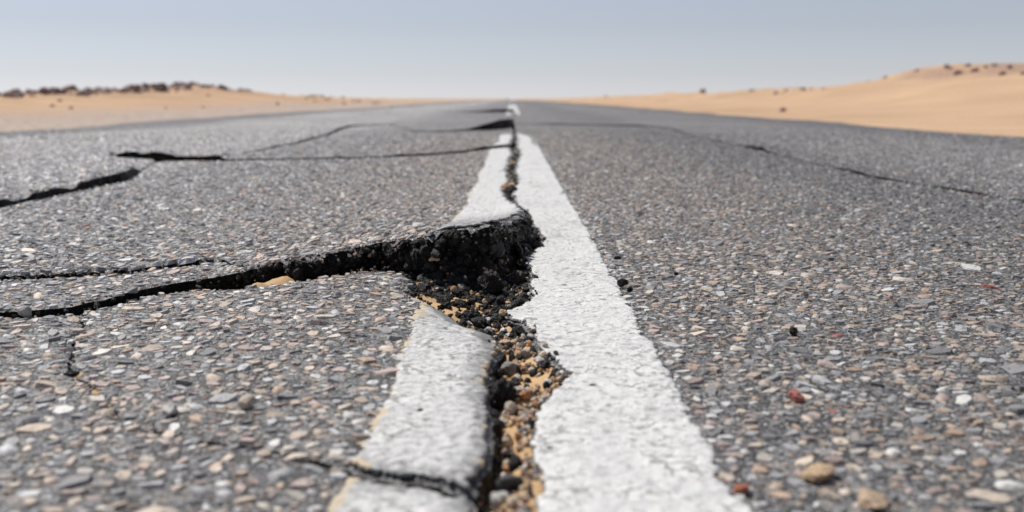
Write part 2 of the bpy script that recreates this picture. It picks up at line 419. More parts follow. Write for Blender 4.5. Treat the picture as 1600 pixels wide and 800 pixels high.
plate_p3 = rough(shift(t_2[:-2], 0, .004), 26)[:-1] + rough(t_4, 29)[:-1] + rough(t_5, 30)[:-1] + WL([(800, 200), (803, 215)])
_n_up = WL([(345, 248), (300, 247), (240, 246.5), (190, 245), (172, 243)])
_n_lo = WL([(172, 243), (190, 248), (240, 249.5)])
plate_p4 = rough(shift(t_4, -.003, .006)[::-1], 31)[:-1] + rough(_n_up, 32)[:-1] + rough(_n_lo, 33)[:-1] + rough(shift(t_3, 0, .004), 27)[:-1] + [*edge_pts(EDGE_L, 1.5, 140, 131), (EDGE_L, 150), (EDGE_L, 250), (EDGE_L, FAR), (-1.41, FAR), (-1.41, 250), (-1.41, 150), (-1.41, 60), (-1.41, 25)]
plate_p6 = rough(shift(t_5, 0, .006)[::-1], 34)[::-1][:-1] + [(.015, 12), (.015, 18.5), (-.35, 18.4), (-1.4, 18.5)]
plate_p7 = [(-1.4, 18.6), (-1.0, 18.55), (-.6, 18.6), (-.35, 18.5), (-.15, 18.6), (.015, 18.6), (.015, 25), (.015, 60), (.015, 150), (.015, 250), (.015, FAR), (-1.4, FAR), (-1.4, 250), (-1.4, 150), (-1.4, 60), (-1.4, 25)]

def clean(poly):
    out = []
    for p in poly:
        if not out or math.hypot(p[0] - out[-1][0], p[1] - out[-1][1]) > 5e-4: out.append((float(p[0]), float(p[1])))
    while math.hypot(out[0][0] - out[-1][0], out[0][1] - out[-1][1]) < 5e-4: out.pop()
    a = 0
    for i in range(len(out)):
        x0, y0 = out[i - 1]; x1, y1 = out[i]; a += x0 * y1 - x1 * y0
    return out if a > 0 else out[::-1]

PLATES = {k: clean(v) for k, v in dict(right=plate_right, rfar=plate_rfar, p0=plate_p0, p1=plate_p1, p2=plate_p2, p1b=plate_p1b, p3=plate_p3, p4=plate_p4, p6=plate_p6, p7=plate_p7).items()}
HEIGHT = dict(right=H_right, rfar=H_rfar, p0=H_p0, p1=H_p1, p2=H_p2, p1b=H_p1b, p3=H_p3, p4=H_p4, p6=H_p6, p7=H_p7)

def plate_points(poly):
    poly = np.asarray(poly)
    y0, y1 = poly[:, 1].min(), poly[:, 1].max(); x0, x1 = poly[:, 0].min(), poly[:, 0].max()
    rows = []; y = max(y0, .2); k = 0
    while y < y1:
        s = .011 * max(1, y / 1.3) ** 1.15
        lim = .8 * y + .3
        xs = np.concatenate([np.arange(max(x0, -lim), min(x1, lim), s), np.arange(lim, x1, max(s, .12)), -np.arange(lim, -x0, max(s, .12))])
        if len(xs):
            rows.append(np.stack([xs + (k % 2) * s / 2 + RNG.uniform(-.2, .2, len(xs)) * s, np.full(len(xs), y) + RNG.uniform(-.2, .2, len(xs)) * s], 1))
        y += s; k += 1
    P = np.concatenate(rows)
    P = P[(P[:, 0] > x0) & (P[:, 0] < x1) & (P[:, 1] > y0) & (P[:, 1] < y1)]
    P = P[inside(P, poly)]
    d = dist_to(P, poly, True, cap=.3)
    return P[d > np.minimum(.004 * np.maximum(1, P[:, 1] / 1.3), .25)]

# ------------------------------------------------------------------ stones set in the asphalt
def stone_class_colors(n, x, sz):
    """albedo of the road's stones; warmer stones near the middle of the road"""
    warm = .62 - .44 * sstep(.25, 1.0, np.abs(x - .1))
    r = RNG.random(n); c = np.zeros((n, 3))
    g = RNG.random(n)
    grey = np.array([.135, .134, .139]) + (g ** 1.6)[:, None] * np.array([.40, .397, .402])
    pal = np.array([GR['tan'], GR['cream'], GR['pink'], GR['tan'], GR['pink'], (.40, .25, .15), (.46, .40, .33)])
    wc = pal[RNG.integers(0, len(pal), n)] * RNG.uniform(.6, 1.05, n)[:, None]
    gm = grey.mean(1, keepdims=True)
    wc = (wc * .62 + wc.mean(1, keepdims=True) * .38) * 1.35
    c = np.where((r < warm)[:, None], wc, grey)
    w = RNG.random(n) < .035; c[w] = (.6, .59, .57)
    w = RNG.random(n) < .0015; c[w] = GR['red']
    c = c * np.where(sz < .0036, .62, 1.0)[:, None]
    return c * np.interp(x, [-4, -3.4, -3, -1.4, -1.15, -.3, .4, 1.1, 1.45, 2.4, 2.9], [.8, .85, 1.85, 1.8, 1.28, 1.1, .90, .66, .92, .92, .68])[:, None]  # tyre bands and verges; left stones also lightened for the sun's glossy reflection

def throw(y0, y1, sizes, probs, res, xmax):
    nx, ny = int(2 * xmax / res), int((y1 - y0) / res)
    occ = np.zeros((nx, ny), bool); out = []
    for r, pr in zip(sizes, probs):
        sp = r * 2.35
        gx, gy = np.meshgrid(np.arange(-xmax, xmax, sp), np.arange(y0, y1, sp), indexing='ij')
        cx = gx.ravel() + RNG.uniform(-.5, .5, gx.size) * sp; cy = gy.ravel() + RNG.uniform(-.5, .5, gx.size) * sp
        k = (RNG.random(gx.size) < pr) & (np.abs(cx) < .62 * cy + .25)
        cx, cy = cx[k], cy[k]; n = len(cx)
        rr = r * RNG.uniform(.82, 1.22, n); asp = RNG.uniform(1, 1.9, n); a = rr * np.sqrt(asp); b = rr / np.sqrt(asp); ph = RNG.uniform(0, math.pi, n)
        th = np.linspace(0, 2 * math.pi, 10, endpoint=False)
        pts = [(0., 0.)] + [(.82 * math.cos(t), .82 * math.sin(t)) for t in th] + [(.5 * math.cos(t), .5 * math.sin(t)) for t in th[::2]]
        def idx(q, sel):
            X = q[0] * a[sel]; Y = q[1] * b[sel]
            ix = ((cx[sel] + X * np.cos(ph[sel]) - Y * np.sin(ph[sel]) + xmax) / res).astype(int)
            iy = ((cy[sel] + X * np.sin(ph[sel]) + Y * np.cos(ph[sel]) - y0) / res).astype(int)
            return np.clip(ix, 0, nx - 1), np.clip(iy, 0, ny - 1)
        ok = np.ones(n, bool); al = np.arange(n)
        for q in pts: ok &= ~occ[idx(q, al)]
        # two halves so that stones of one size do not overlap each other
        got = []
        half = RNG.random(n) < .5
        for hsel in (half, ~half):
            s = np.where(ok & hsel)[0]
            for q in pts:
                s = s[~occ[idx(q, s)]]
            m = max(3, int(1.3 * r / res)); g = np.linspace(-1, 1, 2 * m + 1)
            for qx in g:
                for qy in g:
                    if qx * qx + qy * qy <= 1: occ[idx((qx, qy), s)] = True
            got.append(s)
        s = np.concatenate(got)
        out.append(np.stack([cx[s], cy[s], a[s], b[s], ph[s]], 1))
    return np.concatenate(out)

STONES = np.concatenate([
    throw(.42, 1.75, [.015, .011, .008, .008, .006, .006, .0044, .0044, .0032, .0023], [.035, .12, .28, .3, .6, .65, .9, .9, .9, .85], .0012, 1.35),
    throw(1.75, 3.2, [.012, .009, .007, .0055, .0055, .0042, .0034], [.03, .12, .3, .6, .6, .85, .8], .002, 2.25),
    throw(3.2, 5.6, [.011, .008, .006, .006, .0048], [.06, .22, .5, .6, .7], .003, 3.4),
    throw(5.6, 9.0, [.012, .009, .007], [.12, .35, .6], .004, 5.6)])
STONES = STONES[RNG.random(len(STONES)) > sstep(5.0, 9.0, STONES[:, 1])]
print('stones', len(STONES))

def stone_geo(st, hfun, lift=None):
    """worn, flat-topped stones sunk into the surface"""
    n = len(st); K = 7
    if n == 0: return np.zeros((0, 3)), np.zeros((0, 3), int)
    th = (np.arange(K) + RNG.uniform(-.32, .32, (n, K))) * 2 * math.pi / K
    jr = RNG.uniform(.78, 1.12, (n, K))
    a, b, ph = st[:, 2:3], st[:, 3:4], st[:, 4:5]
    r = np.sqrt(a * b)
    ex, ey = np.cos(th) * a * jr, np.sin(th) * b * jr
    X = ex * np.cos(ph) - ey * np.sin(ph); Y = ex * np.sin(ph) + ey * np.cos(ph)
    hgt = np.minimum(r * RNG.uniform(.05, .34, (n, 1)), .0029)
    if lift is not None: hgt = hgt + lift[:, None]
    tl = RNG.normal(0, .13, (n, 2))
    topk = RNG.uniform(.60, .90, (n, K))
    tz = lambda X_, Y_: X_ * tl[:, 0:1] + Y_ * tl[:, 1:2]
    rings = [(X, Y, np.broadcast_to(-.35 * r, X.shape)), (X * topk, Y * topk, hgt * .9 + tz(X * topk, Y * topk) + RNG.uniform(-.06, .06, (n, K)) * r)]
    cz = hgt * 1.08
    cx, cy = st[:, 0:1], st[:, 1:2]
    VX = np.concatenate([cx + rings[0][0], cx + rings[1][0], cx], 1); VY = np.concatenate([cy + rings[0][1], cy + rings[1][1], cy], 1)
    VZ = np.concatenate([rings[0][2], rings[1][2], cz], 1)
    VZ = VZ + hfun(VX, VY)
    V = np.stack([VX, VY, VZ], 2).reshape(-1, 3)
    T = []
    for i in range(K):
        j = (i + 1) % K
        T += [(i, j, K + j), (i, K + j, K + i), (K + i, K + j, 2 * K)]
    T = np.array(T)[None] + (np.arange(n) * (2 * K + 1))[:, None, None]
    return V, T.reshape(-1, 3)

# unit rocks for rubble
def unit_rocks(count, sub, planes=14, noise=.06, seed=1):
    rg = np.random.default_rng(seed); out = []
    bm = bmesh.new(); bmesh.ops.create_icosphere(bm, subdivisions=sub, radius=1)
    V0_ = np.array([v.co[:] for v in bm.verts]); T0 = np.array([[v.index for v in f.verts] for f in bm.faces]); bm.free()
    V0_ /= np.linalg.norm(V0_, axis=1, keepdims=True)
    for i in range(count):
        N = rg.normal(size=(planes, 3)); N /= np.linalg.norm(N, axis=1, keepdims=True)
        D = rg.uniform(.62, 1.0, planes)
        dots = np.maximum(V0_ @ N.T, 1e-3)
        r = np.minimum((D / dots).min(1), 1.15)
        V = V0_ * r[:, None]
        V += noise * np.stack([fbm(V0_[:, 0] * 3 + i, V0_[:, 1] * 3 + 5 * k + V0_[:, 2] * 2, 40 + i, 3) for k in range(3)], 1)
        out.append(V)
    return out, T0

ROCKS1, RT1 = unit_rocks(14, 2, 13, .09, 3)
ROCKS3, RT3 = unit_rocks(8, 4, 10, .10, 5)

def rot_mats(n, rg=RNG):
    q = rg.normal(size=(n, 4)); q /= np.linalg.norm(q, axis=1, keepdims=True)
    w, x, y, z = q.T
    return np.stack([np.stack([1 - 2 * (y * y + z * z), 2 * (x * y - z * w), 2 * (x * z + y * w)], 1), np.stack([2 * (x * y + z * w), 1 - 2 * (x * x + z * z), 2 * (y * z - x * w)], 1), np.stack([2 * (x * z - y * w), 2 * (y * z + x * w), 1 - 2 * (x * x + y * y)], 1)], 1)

def scatter_rocks(acc, P, R, C, m, squash=None):
    """many small rocks added to one object"""
    n = len(P); which = RNG.integers(0, len(ROCKS1), n); mats = rot_mats(n)
    sc = RNG.uniform(.65, 1.15, (n, 3)) if squash is None else squash
    for w in range(len(ROCKS1)):
        s = np.where(which == w)[0]
        if len(s) == 0: continue
        B = ROCKS1[w][None] * sc[s][:, None, :]
        V = np.einsum('nij,nvj->nvi', mats[s], B) * R[s][:, None, None] + P[s][:, None, :]
        T = RT1[None] + (np.arange(len(s)) * len(ROCKS1[w]))[:, None, None]
        acc.add(V.reshape(-1, 3), T.reshape(-1, 3), m, np.repeat(C[s], V.shape[1], 0))

def rubble_colors(n, black):
    r = RNG.random(n); c = np.zeros((n, 3))
    pal = np.array([(.48, .33, .20), (.55, .46, .36), (.6, .58, .55), (.44, .24, .12), (.30, .28, .27), (.42, .28, .22), (.58, .42, .26)])
    light = pal[RNG.integers(0, len(pal), n)] * RNG.uniform(.8, 1.2, n)[:, None]
    dark = np.array([.012, .0118, .0116]) * np.exp(RNG.normal(0, .5, n))[:, None]
    return np.where((r < black)[:, None], dark, light)

# ------------------------------------------------------------------ white line mask
def line_field(x, y):
    """> 0 where the line is painted"""
    s = np.maximum(1, y / 1.5)
    rag = .0045 * fbm(x / .012, y / (.012 * s), 50, 3, .7) + .006 * fbm(x / .05, y / .07, 51, 2)
    left = x - (LINE_L + 1.0 * rag + .004 * np.sin(y * 9)); right = (LINE_R - .8 * rag) - x
    f = np.minimum(left, right)
    end = (7.3 - y + .5 * fbm(x / .03, y / .3, 52, 2))
    dash2 = np.minimum(y - 16.2, 46 - y)
    f = np.minimum(f, np.maximum(end, dash2) * .1)
    # scuffed, half missing stretch where the next slab begins
    sc = sstep(4.9, 5.7, y) * (1 - sstep(8, 9, y))
    f = f - .03 * sc * (fbm(x / .03, y / .25, 53, 3) > .12 - .5 * (x < .02)) * (y < 10)
    return f

def paint_mesh(key, poly, hfun, parent):
    P_ = np.asarray(poly)
    y0, y1 = max(P_[:, 1].min(), .42), min(P_[:, 1].max(), 46)
    rows = []; y = y0
    while y < y1:
        rows.append(y); y += .0026 * max(1, y / 1.25) ** 1.5
    rows = np.array(rows)
    if len(rows) < 2: return None
    def grid(ry, s):
        xs = np.arange(LINE_L - .02, LINE_R + .02, s)
        gx, gy = np.meshgrid(xs, ry)
        dy = np.gradient(ry)[:, None]
        gx = gx + RNG.uniform(-.3, .3, gx.shape) * s; gy = gy + RNG.uniform(-.3, .3, gy.shape) * dy
        gx[1::2] += s / 2
        return gx, gy
    Vs, Ts, base = [], [], 0
    segs = [(rows[rows <= 2.6], .0026), (rows[(rows >= 2.55)], .006)]
    for ry, s in segs:
        if len(ry) < 2: continue
        gx, gy = grid(ry, s)
        x, y = gx.ravel(), gy.ravel(); PP = np.stack([x, y], 1)
        f = line_field(x, y)
        keep = f > 0
        ins = inside(PP, poly); keep &= ins
        d = dist_to(PP, poly, True, cap=.03)
        sc = np.minimum(np.maximum(1, y / 1.5), 6)
        keep &= (y > 10) | (d > (.0025 + .0035 * fbm(x / .02, y / .02, 54, 3) + (.006 + .012 * fbm(x / .025, y / .03, 64, 3)) * (key == 'p2') * (y < 1.8)) * sc)
        # worn through to the stones near the outer edges, flakes lost elsewhere
        keep &= fbm(x / .0075, y / (.009 * np.maximum(1, y / 1.5)), 66, 3) < .08 + np.maximum(f, 0) / .011 + .5 * (x < 0)
        keep &= fbm(x / .009, y / .011, 55, 3) < .8
        h, w = gx.shape
        a = np.arange(h * w).reshape(h, w)
        q = np.stack([a[:-1, :-1], a[:-1, 1:], a[1:, 1:], a[1:, :-1]], 2).reshape(-1, 4)
        T = np.concatenate([q[:, [0, 1, 2]], q[:, [0, 2, 3]]])
        T = T[keep[T].all(1)]
        used = np.unique(T)
        if len(used) == 0: continue
        re = np.full(h * w, -1); re[used] = np.arange(len(used))
        ux, uy = x[used], y[used]
        s_ = np.minimum(1.0, 1.6 / np.maximum(uy, .5))
        z = hfun(ux, uy) + .0026 + s_ * (.0016 * (.75 - worley(ux / .013, uy / .013, 8)) + .0008 * fbm(ux / .007, uy / .006, 56, 2)) - .0016 * (1 - sstep(0, .006, f[used]))
        wear = np.zeros(len(used)); grime = .17 + .26 * fbm(ux / .09, uy / .14, 67, 3)
        if key == 'p1' or key == 'p0':
            wear = (1 - sstep(.000, .02, ux - (LINE_L + .01 * fbm(ux / .03, uy / .03, 57, 3)))) * (.62 + .35 * fbm(ux / .02, uy / .02, 69, 2)) + .6 * (1 - sstep(0.0, .022, d[used])) * sstep(.1, .3, fbm(ux / .025, uy / .025, 58, 2))
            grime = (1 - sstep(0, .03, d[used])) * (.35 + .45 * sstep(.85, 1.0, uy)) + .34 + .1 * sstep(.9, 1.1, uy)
        elif key == 'p2':
            wear = (1 - sstep(0, .009, ux - (LINE_L + .006 * fbm(ux / .03, uy / .03, 57, 3)))) * .7
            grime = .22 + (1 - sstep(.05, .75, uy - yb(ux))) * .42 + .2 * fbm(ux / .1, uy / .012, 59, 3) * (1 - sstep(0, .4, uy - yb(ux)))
        Vs.append((np.stack([ux, uy, z], 1), wear, grime)); Ts.append(re[T] + base); base += len(used)
    if not Vs: return None
    V = np.concatenate([v[0] for v in Vs]); A = np.concatenate([v[1] for v in Vs]); GM = np.concatenate([v[2] for v in Vs]); T = np.concatenate(Ts)
    # edge thickness
    E = np.concatenate([T[:, [0, 1]], T[:, [1, 2]], T[:, [2, 0]]]); key_ = np.minimum(E[:, 0], E[:, 1]) * (len(V) + 1) + np.maximum(E[:, 0], E[:, 1])
    u, inv, cnt = np.unique(key_, return_inverse=True, return_counts=True)
    B = E[cnt[inv] == 1]
    bv = np.unique(B); m = np.full(len(V), -1); m[bv] = np.arange(len(bv)) + len(V)
    low = V[bv].copy(); low[:, 2] -= .0022
    T2 = np.concatenate([np.stack([B[:, 1], B[:, 0], m[B[:, 0]]], 1), np.stack([B[:, 1], m[B[:, 0]], m[B[:, 1]]], 1)])
    V = np.concatenate([V, low]); A = np.concatenate([A, A[bv]]); GM = np.concatenate([GM, GM[bv]])
    sm = np.concatenate([np.ones(len(T), bool), np.zeros(len(T2), bool)])
    return mesh_object('painted_line', V, np.concatenate([T, T2]), [M_PAINT], attrs={'wear': A, 'grime': GM}, parent=parent, smooth=sm)

# ------------------------------------------------------------------ build one plate: top, broken wall, stones
def build_plate(key, name, parent=None):
    poly = PLATES[key]; hf = HEIGHT[key]; acc = Acc(); edge_acc = Acc()
    P = plate_points(poly)
    allp = [Vector(p) for p in poly] + [Vector(p) for p in P.tolist()]
    r = delaunay_2d_cdt(allp, [], [list(range(len(poly)))], 1, 1e-6)
    vv = np.array([v[:] for v in r[0]]); T = np.array([f for f in r[2] if len(f) == 3])
    d = dist_to(vv, poly, True, cap=.02)
    z = hf(vv[:, 0], vv[:, 1])
    edge = np.exp(-(d / .003))
    z = z - .0025 * edge * (vv[:, 1] < 3) + .0010 * fbm(vv[:, 0] / .012, vv[:, 1] / .012, 60, 2) * (vv[:, 1] < 3)
    if key == 'p2':      # crumbled rim of the heaved edge
        z = z - .013 * np.clip(fbm(vv[:, 0] / .014, vv[:, 1] / .014, 65, 3) + .1, 0, 1) * np.exp(-d / .007) * (vv[:, 1] < 1.75)
    wear = sstep(4.0, 8.5, vv[:, 1])
    acc.add(np.column_stack([vv, z]), T, 0, None, wear, smooth=True)
    # broken edge going down
    B = np.array(poly); n = len(B)
    nxt, prv = np.roll(B, -1, 0), np.roll(B, 1, 0); tg = nxt - prv; tg /= np.linalg.norm(tg, axis=1, keepdims=True) + 1e-12
    nin = np.stack([-tg[:, 1], tg[:, 0]], 1)            # towards the inside (counter-clockwise outline)
    top = hf(B[:, 0], B[:, 1]) - .0025 * (B[:, 1] < 3) + .0010 * fbm(B[:, 0] / .012, B[:, 1] / .012, 60, 2) * (B[:, 1] < 3)
    if key == 'p2': top = top - .013 * np.clip(fbm(B[:, 0] / .014, B[:, 1] / .014, 65, 3) + .1, 0, 1) * (B[:, 1] < 1.75)
    near = (1 - sstep(1.8, 4, B[:, 1]))
    K = 12
    thick = np.maximum(.055, top + .03)
    V = []
    arc = np.concatenate([[0], np.cumsum(np.linalg.norm(np.diff(B, axis=0), axis=1))])
    rise = np.clip(top, 0, .1)
    for k in range(K + 1):
        t = k / K
        ins = near * (-.004 * math.sin(math.pi * min(1, t * 1.5)) + .010 * t * t * (1 + rise / .04)) + .004 * t
        big = sstep(.02, .06, rise)
        nz = near * (.0045 * fbm(arc / .011, np.full(n, t * 5.0), 61, 3, .6) + (.006 + .014 * big) * fbm(arc / .03, np.full(n, t * 2.6), 62, 2)) * min(1, t * 5 + .1)
        if key != 'p2': nz = nz * .5; ins = ins * .5
        off = ins - np.abs(nz) * .6 + nz * .4
        V.append(np.column_stack([B + nin * off[:, None], top - thick * t]))
    V = np.concatenate(V)
    i = np.arange(n); j = (i + 1) % n; T = []
    for k in range(K):
        a, b = k * n, (k + 1) * n
        T += [np.stack([a + i, b + i, b + j], 1), np.stack([a + i, b + j, a + j], 1)]
    edge_acc.add(V, np.concatenate(T), 0, None, 0, smooth=False)
    # stones in the top
    st = STONES
    Pq = st[:, :2]
    bb = np.array(poly); m = (Pq[:, 0] > bb[:, 0].min()) & (Pq[:, 0] < bb[:, 0].max()) & (Pq[:, 1] > bb[:, 1].min()) & (Pq[:, 1] < bb[:, 1].max())
    st = st[m]
    if len(st):
        st = st[inside(st[:, :2], poly)]
    if len(st):
        f = line_field(st[:, 0], st[:, 1]); dd = dist_to(st[:, :2], poly, True, cap=.03)
        r_ = np.sqrt(st[:, 2] * st[:, 3])
        painted = f > .007 - .3 * r_
        st = st[~painted & (dd > .25 * r_)]
        f = f[~painted & (dd > .25 * r_)]
        Vs, Ts = stone_geo(st, hf)
        C = stone_class_colors(len(st), st[:, 0], np.sqrt(st[:, 2] * st[:, 3]))
        pt = (f > -.02) & (RNG.random(len(st)) < np.where(f > 0, .75, .35)); C[pt] = C[pt] * .3 + np.array([.6, .6, .59]) * .7
        acc.add(Vs, Ts, 1, np.repeat(C, 15, 0), 0)
        acc.S[-1] = np.repeat(RNG.random(len(st)) < .15, 21)
    # aggregate standing out of the broken edge
    if key in ('p2', 'p1', 'right', 'p0', 'p3', 'p1b'):
        w = np.where((B[:, 1] < (2.6 if key != 'p3' else 5.2)) & (B[:, 1] > .5) & (np.abs(B[:, 0]) < .62 * B[:, 1] + .1))[0]
        cnt = int(len(w) * (14 if key == 'p2' else 3))
        s = RNG.choice(w, cnt); t = RNG.random(cnt) ** .8
        R = np.exp(RNG.normal(math.log(.0032), .5, cnt)).clip(.0013, .009) * (1 + .35 * sstep(.03, .07, rise[s]))
        if key == 'p3': R = R * 1.6
        hgt = np.clip(top[s] + .03, .025, .11)
        off = (.010 * t * t * (1 + rise[s] / .04)) * (1 if key == 'p2' else .5) - .001 + RNG.uniform(-.006, .002, cnt) * (.4 + sstep(.02, .06, rise[s]))
        Pp = np.column_stack([B[s] + nin[s] * off[:, None], top[s] - .002 - t * np.minimum(hgt, np.maximum(.06, rise[s] + .015))])
        Pp[:, 2] = np.minimum(Pp[:, 2], top[s] - .6 * R)
        scatter_rocks(edge_acc, Pp, R, np.where((R > .0055)[:, None], rubble_colors(cnt, 1.0), rubble_colors(cnt, .93)), 1)
    if parent is None:              # a slab of its own: an Empty at its middle that parents surface, edge and line
        root = bpy.data.objects.new(name, None); COL.objects.link(root)
        near_pts = bb[bb[:, 1] < np.median(bb[:, 1]) + 1e-6]
        c = Vector((float(np.median(bb[:, 0])), float(np.median(bb[:, 1])), 0)); root.location = c; off = -c
        o = acc.build('top_surface', SLAB_MATS, root); o.location = off
        holder, sub = root, off
    else:
        root = o = acc.build(name, SLAB_MATS, parent); holder, sub = o, Vector((0, 0, 0))
    e = edge_acc.build('broken_edge', [M_TAR, M_RUB], holder); e.location = sub
    if bb[:, 0].max() > LINE_L and bb[:, 0].min() < LINE_R:
        pl = paint_mesh(key, poly, hf, holder)
        if pl: pl.location = sub
    return root

road = bpy.data.objects.new('road', None); COL.objects.link(road)
tag(road, kind='structure')
tag(road, 'cracked grey asphalt desert road with a broken white centre line', 'road')
for key in ('right', 'rfar', 'p4', 'p7'):
    build_plate(key, 'asphalt_surface', road)
SL = 'broken plates of the left lane'
tag(build_plate('p2', 'asphalt_slab'), 'heaved asphalt slab whose thick black broken edge rises beside the white line', 'road slab', SL, 'thing')
tag(build_plate('p1b', 'asphalt_slab'), 'thin tongue of asphalt between the two foreground cracks at the left', 'road slab', SL, 'thing')
tag(build_plate('p1', 'asphalt_slab'), 'asphalt slab with white paint in front of the black raised edge', 'road slab', SL, 'thing')
tag(build_plate('p0', 'asphalt_slab'), 'asphalt slab at the bottom edge of the photo, left of the white line', 'road slab', SL, 'thing')
tag(build_plate('p3', 'asphalt_slab'), 'flat asphalt slab beyond the long transverse crack, with a tapering far side', 'road slab', SL, 'thing')
tag(build_plate('p6', 'asphalt_slab'), 'far asphalt slab with a small black tented lip near the end of the line', 'road slab', SL, 'thing')

# ------------------------------------------------------------------ sand lying in the cracks
BUMPS = [(430, 438, .0125, .022), (402, 445, .013, .016), (450, 436, .013, .012), (300, 453, .014, .014), (660, 457, .012, .016), (690, 470, .010, .018), (715, 478, .006, .02), (205, 428, .012, .02), (810, 770, .004, .03), (118, 585, .012, .012), (150, 610, .012, .01), (165, 632, .012, .008)]
RIGHTE = rough(t_right, 1)
def H_sand(x, y):
    z = -.0165 + .004 * (1 - sstep(1.0, 1.12, y)) + .006 * fbm(x / .025, y / .025, 70, 4, .6)
    for u, v, h, s in BUMPS:
        bx, by = W(u, v); z = z + h * np.exp(-(((x - bx) / (s * 1.3)) ** 2 + ((y - by) / (s * 1.6)) ** 2))
    P = np.stack([np.ravel(x), np.ravel(y)], 1)
    dr = dist_to(P, RIGHTE, cap=.06).reshape(np.shape(x))
    z = z + .010 * np.exp(-(dr / .014) ** 2) * (1 - sstep(1.6, 1.8, y)) + (-.009 + .02 * fbm(x / .03, y / .09, 71, 2)) * sstep(1.6, 1.9, y)
    d = dist_to(P, P1R, cap=.06).reshape(np.shape(x))
    return z - .022 * np.exp(-(d / .008) ** 2) * (1 - sstep(.92, 1.0, y))
gx, gy = np.meshgrid(np.arange(-1.6, .35, .006), np.concatenate([np.arange(.4, 2.2, .006), np.arange(2.2, 5.4, .02)]))
hh, ww = gx.shape; a = np.arange(hh * ww).reshape(hh, ww)
q = np.stack([a[:-1, :-1], a[:-1, 1:], a[1:, 1:], a[1:, :-1]], 2).reshape(-1, 4)
sand = mesh_object('sand', np.stack([gx.ravel(), gy.ravel(), H_sand(gx, gy).ravel()], 1), np.concatenate([q[:, [0, 1, 2]], q[:, [0, 2, 3]]]), [M_SANDN], smooth=np.ones(2 * len(q), bool))
tag(sand, 'orange desert sand lying in the cracks between the slabs', 'sand', kind='stuff')

# ------------------------------------------------------------------ gravel in the long crack and the pit
NEARP = [PLATES[k] for k in ('right', 'p0', 'p1', 'p2', 'p3')]
def free(P):
    k = np.ones(len(P), bool)
    for pl in NEARP: k &= ~inside(P, pl)
    return k
acc = Acc()
cand = np.column_stack([RNG.uniform(-.16, .07, 230000), RNG.uniform(.5, 5.2, 230000)])
under = inside(cand, PLATES['p2']) & (cand[:, 1] < 1.8) & (cand[:, 0] > -.14)
under &= dist_to(cand, PLATES['p2'], True, cap=.08) < .045
cand = cand[(free(cand) | under) & ~inside(cand, PLATES['p1']) & ~inside(cand, PLATES['right'])]
w = np.where(cand[:, 1] > 1.04, 1.0, .8); keep = RNG.random(len(cand)) < w
cand = cand[keep][:15000]; print('gravel', keep.sum())
R = np.exp(RNG.normal(math.log(.0027), .42, len(cand))).clip(.0013, .0075) * np.where(cand[:, 1] > 1.8, 2.3, np.where(cand[:, 1] < 1.06, .88, 1.0))
blk = np.interp(cand[:, 1], [.55, .8, 1.0, 1.08, 1.3, 1.6, 2.5], [.22, .24, .32, .78, .93, .88, .8])
C = rubble_colors(len(cand), 0.0); Dk = rubble_colors(len(cand), 1.0); C = np.where((RNG.random(len(cand)) < blk)[:, None], Dk, C)
clump = fbm(cand[:, 0] / .018, cand[:, 1] / .018, 77, 2)
open_ = np.zeros(len(cand), bool)
for u, v, h, s in BUMPS[:7]:
    bx, by = W(u, v); open_ |= np.hypot(cand[:, 0] - bx, cand[:, 1] - by) < s * 1.1
ok = (clump > np.where(cand[:, 1] < 1.02, -.16, -.1)) & ~(open_ & (RNG.random(len(cand)) < .8))
cand, R, C = cand[ok], R[ok], C[ok]
z = H_sand(cand[:, 0], cand[:, 1]) + R * RNG.uniform(.2, .9, len(R))
scatter_rocks(acc, np.column_stack([cand, z]), R, C, 0)
# crumbs spilled over the edges of the slabs
for key, cnt, trk in (('p1', 90, t_p1right[8:]), ('right', 110, t_right[8:24]), ('p1', 40, t_b_low[:4])):
    hf = HEIGHT[key]; tr = np.array(trk); i = RNG.integers(0, len(tr) - 1, cnt); t = RNG.random(cnt)[:, None]
    p = tr[i] * (1 - t) + tr[i + 1] * t + RNG.normal(0, .006, (cnt, 2))
    k = inside(p, PLATES[key]); p = p[k]
    r = np.exp(RNG.normal(math.log(.0019), .4, len(p))).clip(.001, .005)
    scatter_rocks(acc, np.column_stack([p, hf(p[:, 0], p[:, 1]) + .003 + r * .4]), r, rubble_colors(len(p), .75), 0)
# crumbs slumped against the foot of the raised edge
n = 1500; px = RNG.uniform(-.16, .03, n); t = RNG.random(n) ** 1.4
py = yb(px) - .034 * t + .006; pz = -.016 + .030 * (1 - t) * RNG.random(n) ** .7 * np.interp(px, [-.16, -.1, .03], [.2, 1, 1])
pp = np.column_stack([px, py]); k = ~inside(pp, PLATES['p1']) & ~inside(pp, PLATES['right']) & (px < .02)
r = np.exp(RNG.normal(math.log(.0034), .45, n)).clip(.0016, .0085)
scatter_rocks(acc, np.column_stack([pp, pz])[k], r[k], rubble_colors(n, .84)[k], 0)
n = 260; t = RNG.random(n)
cx = np.interp(t, [0, .5, 1], [.012, .034, .030]) + RNG.normal(0, .007, n); cy = np.interp(t, [0, .5, 1], [1.50, 1.70, 1.95]) + RNG.normal(0, .015, n)
r = np.exp(RNG.normal(math.log(.0042), .4, n)).clip(.002, .009)
scatter_rocks(acc, np.column_stack([cx, cy, -.012 + .030 * RNG.random(n) * np.clip(1 - (cx - .012) / .035, 0, 1)]), r, rubble_colors(n, .8), 0)
gravel = acc.build('gravel', [M_RUB])
tag(gravel, 'black and tan gravel crumbs filling the long crack along the line', 'gravel', kind='stuff')

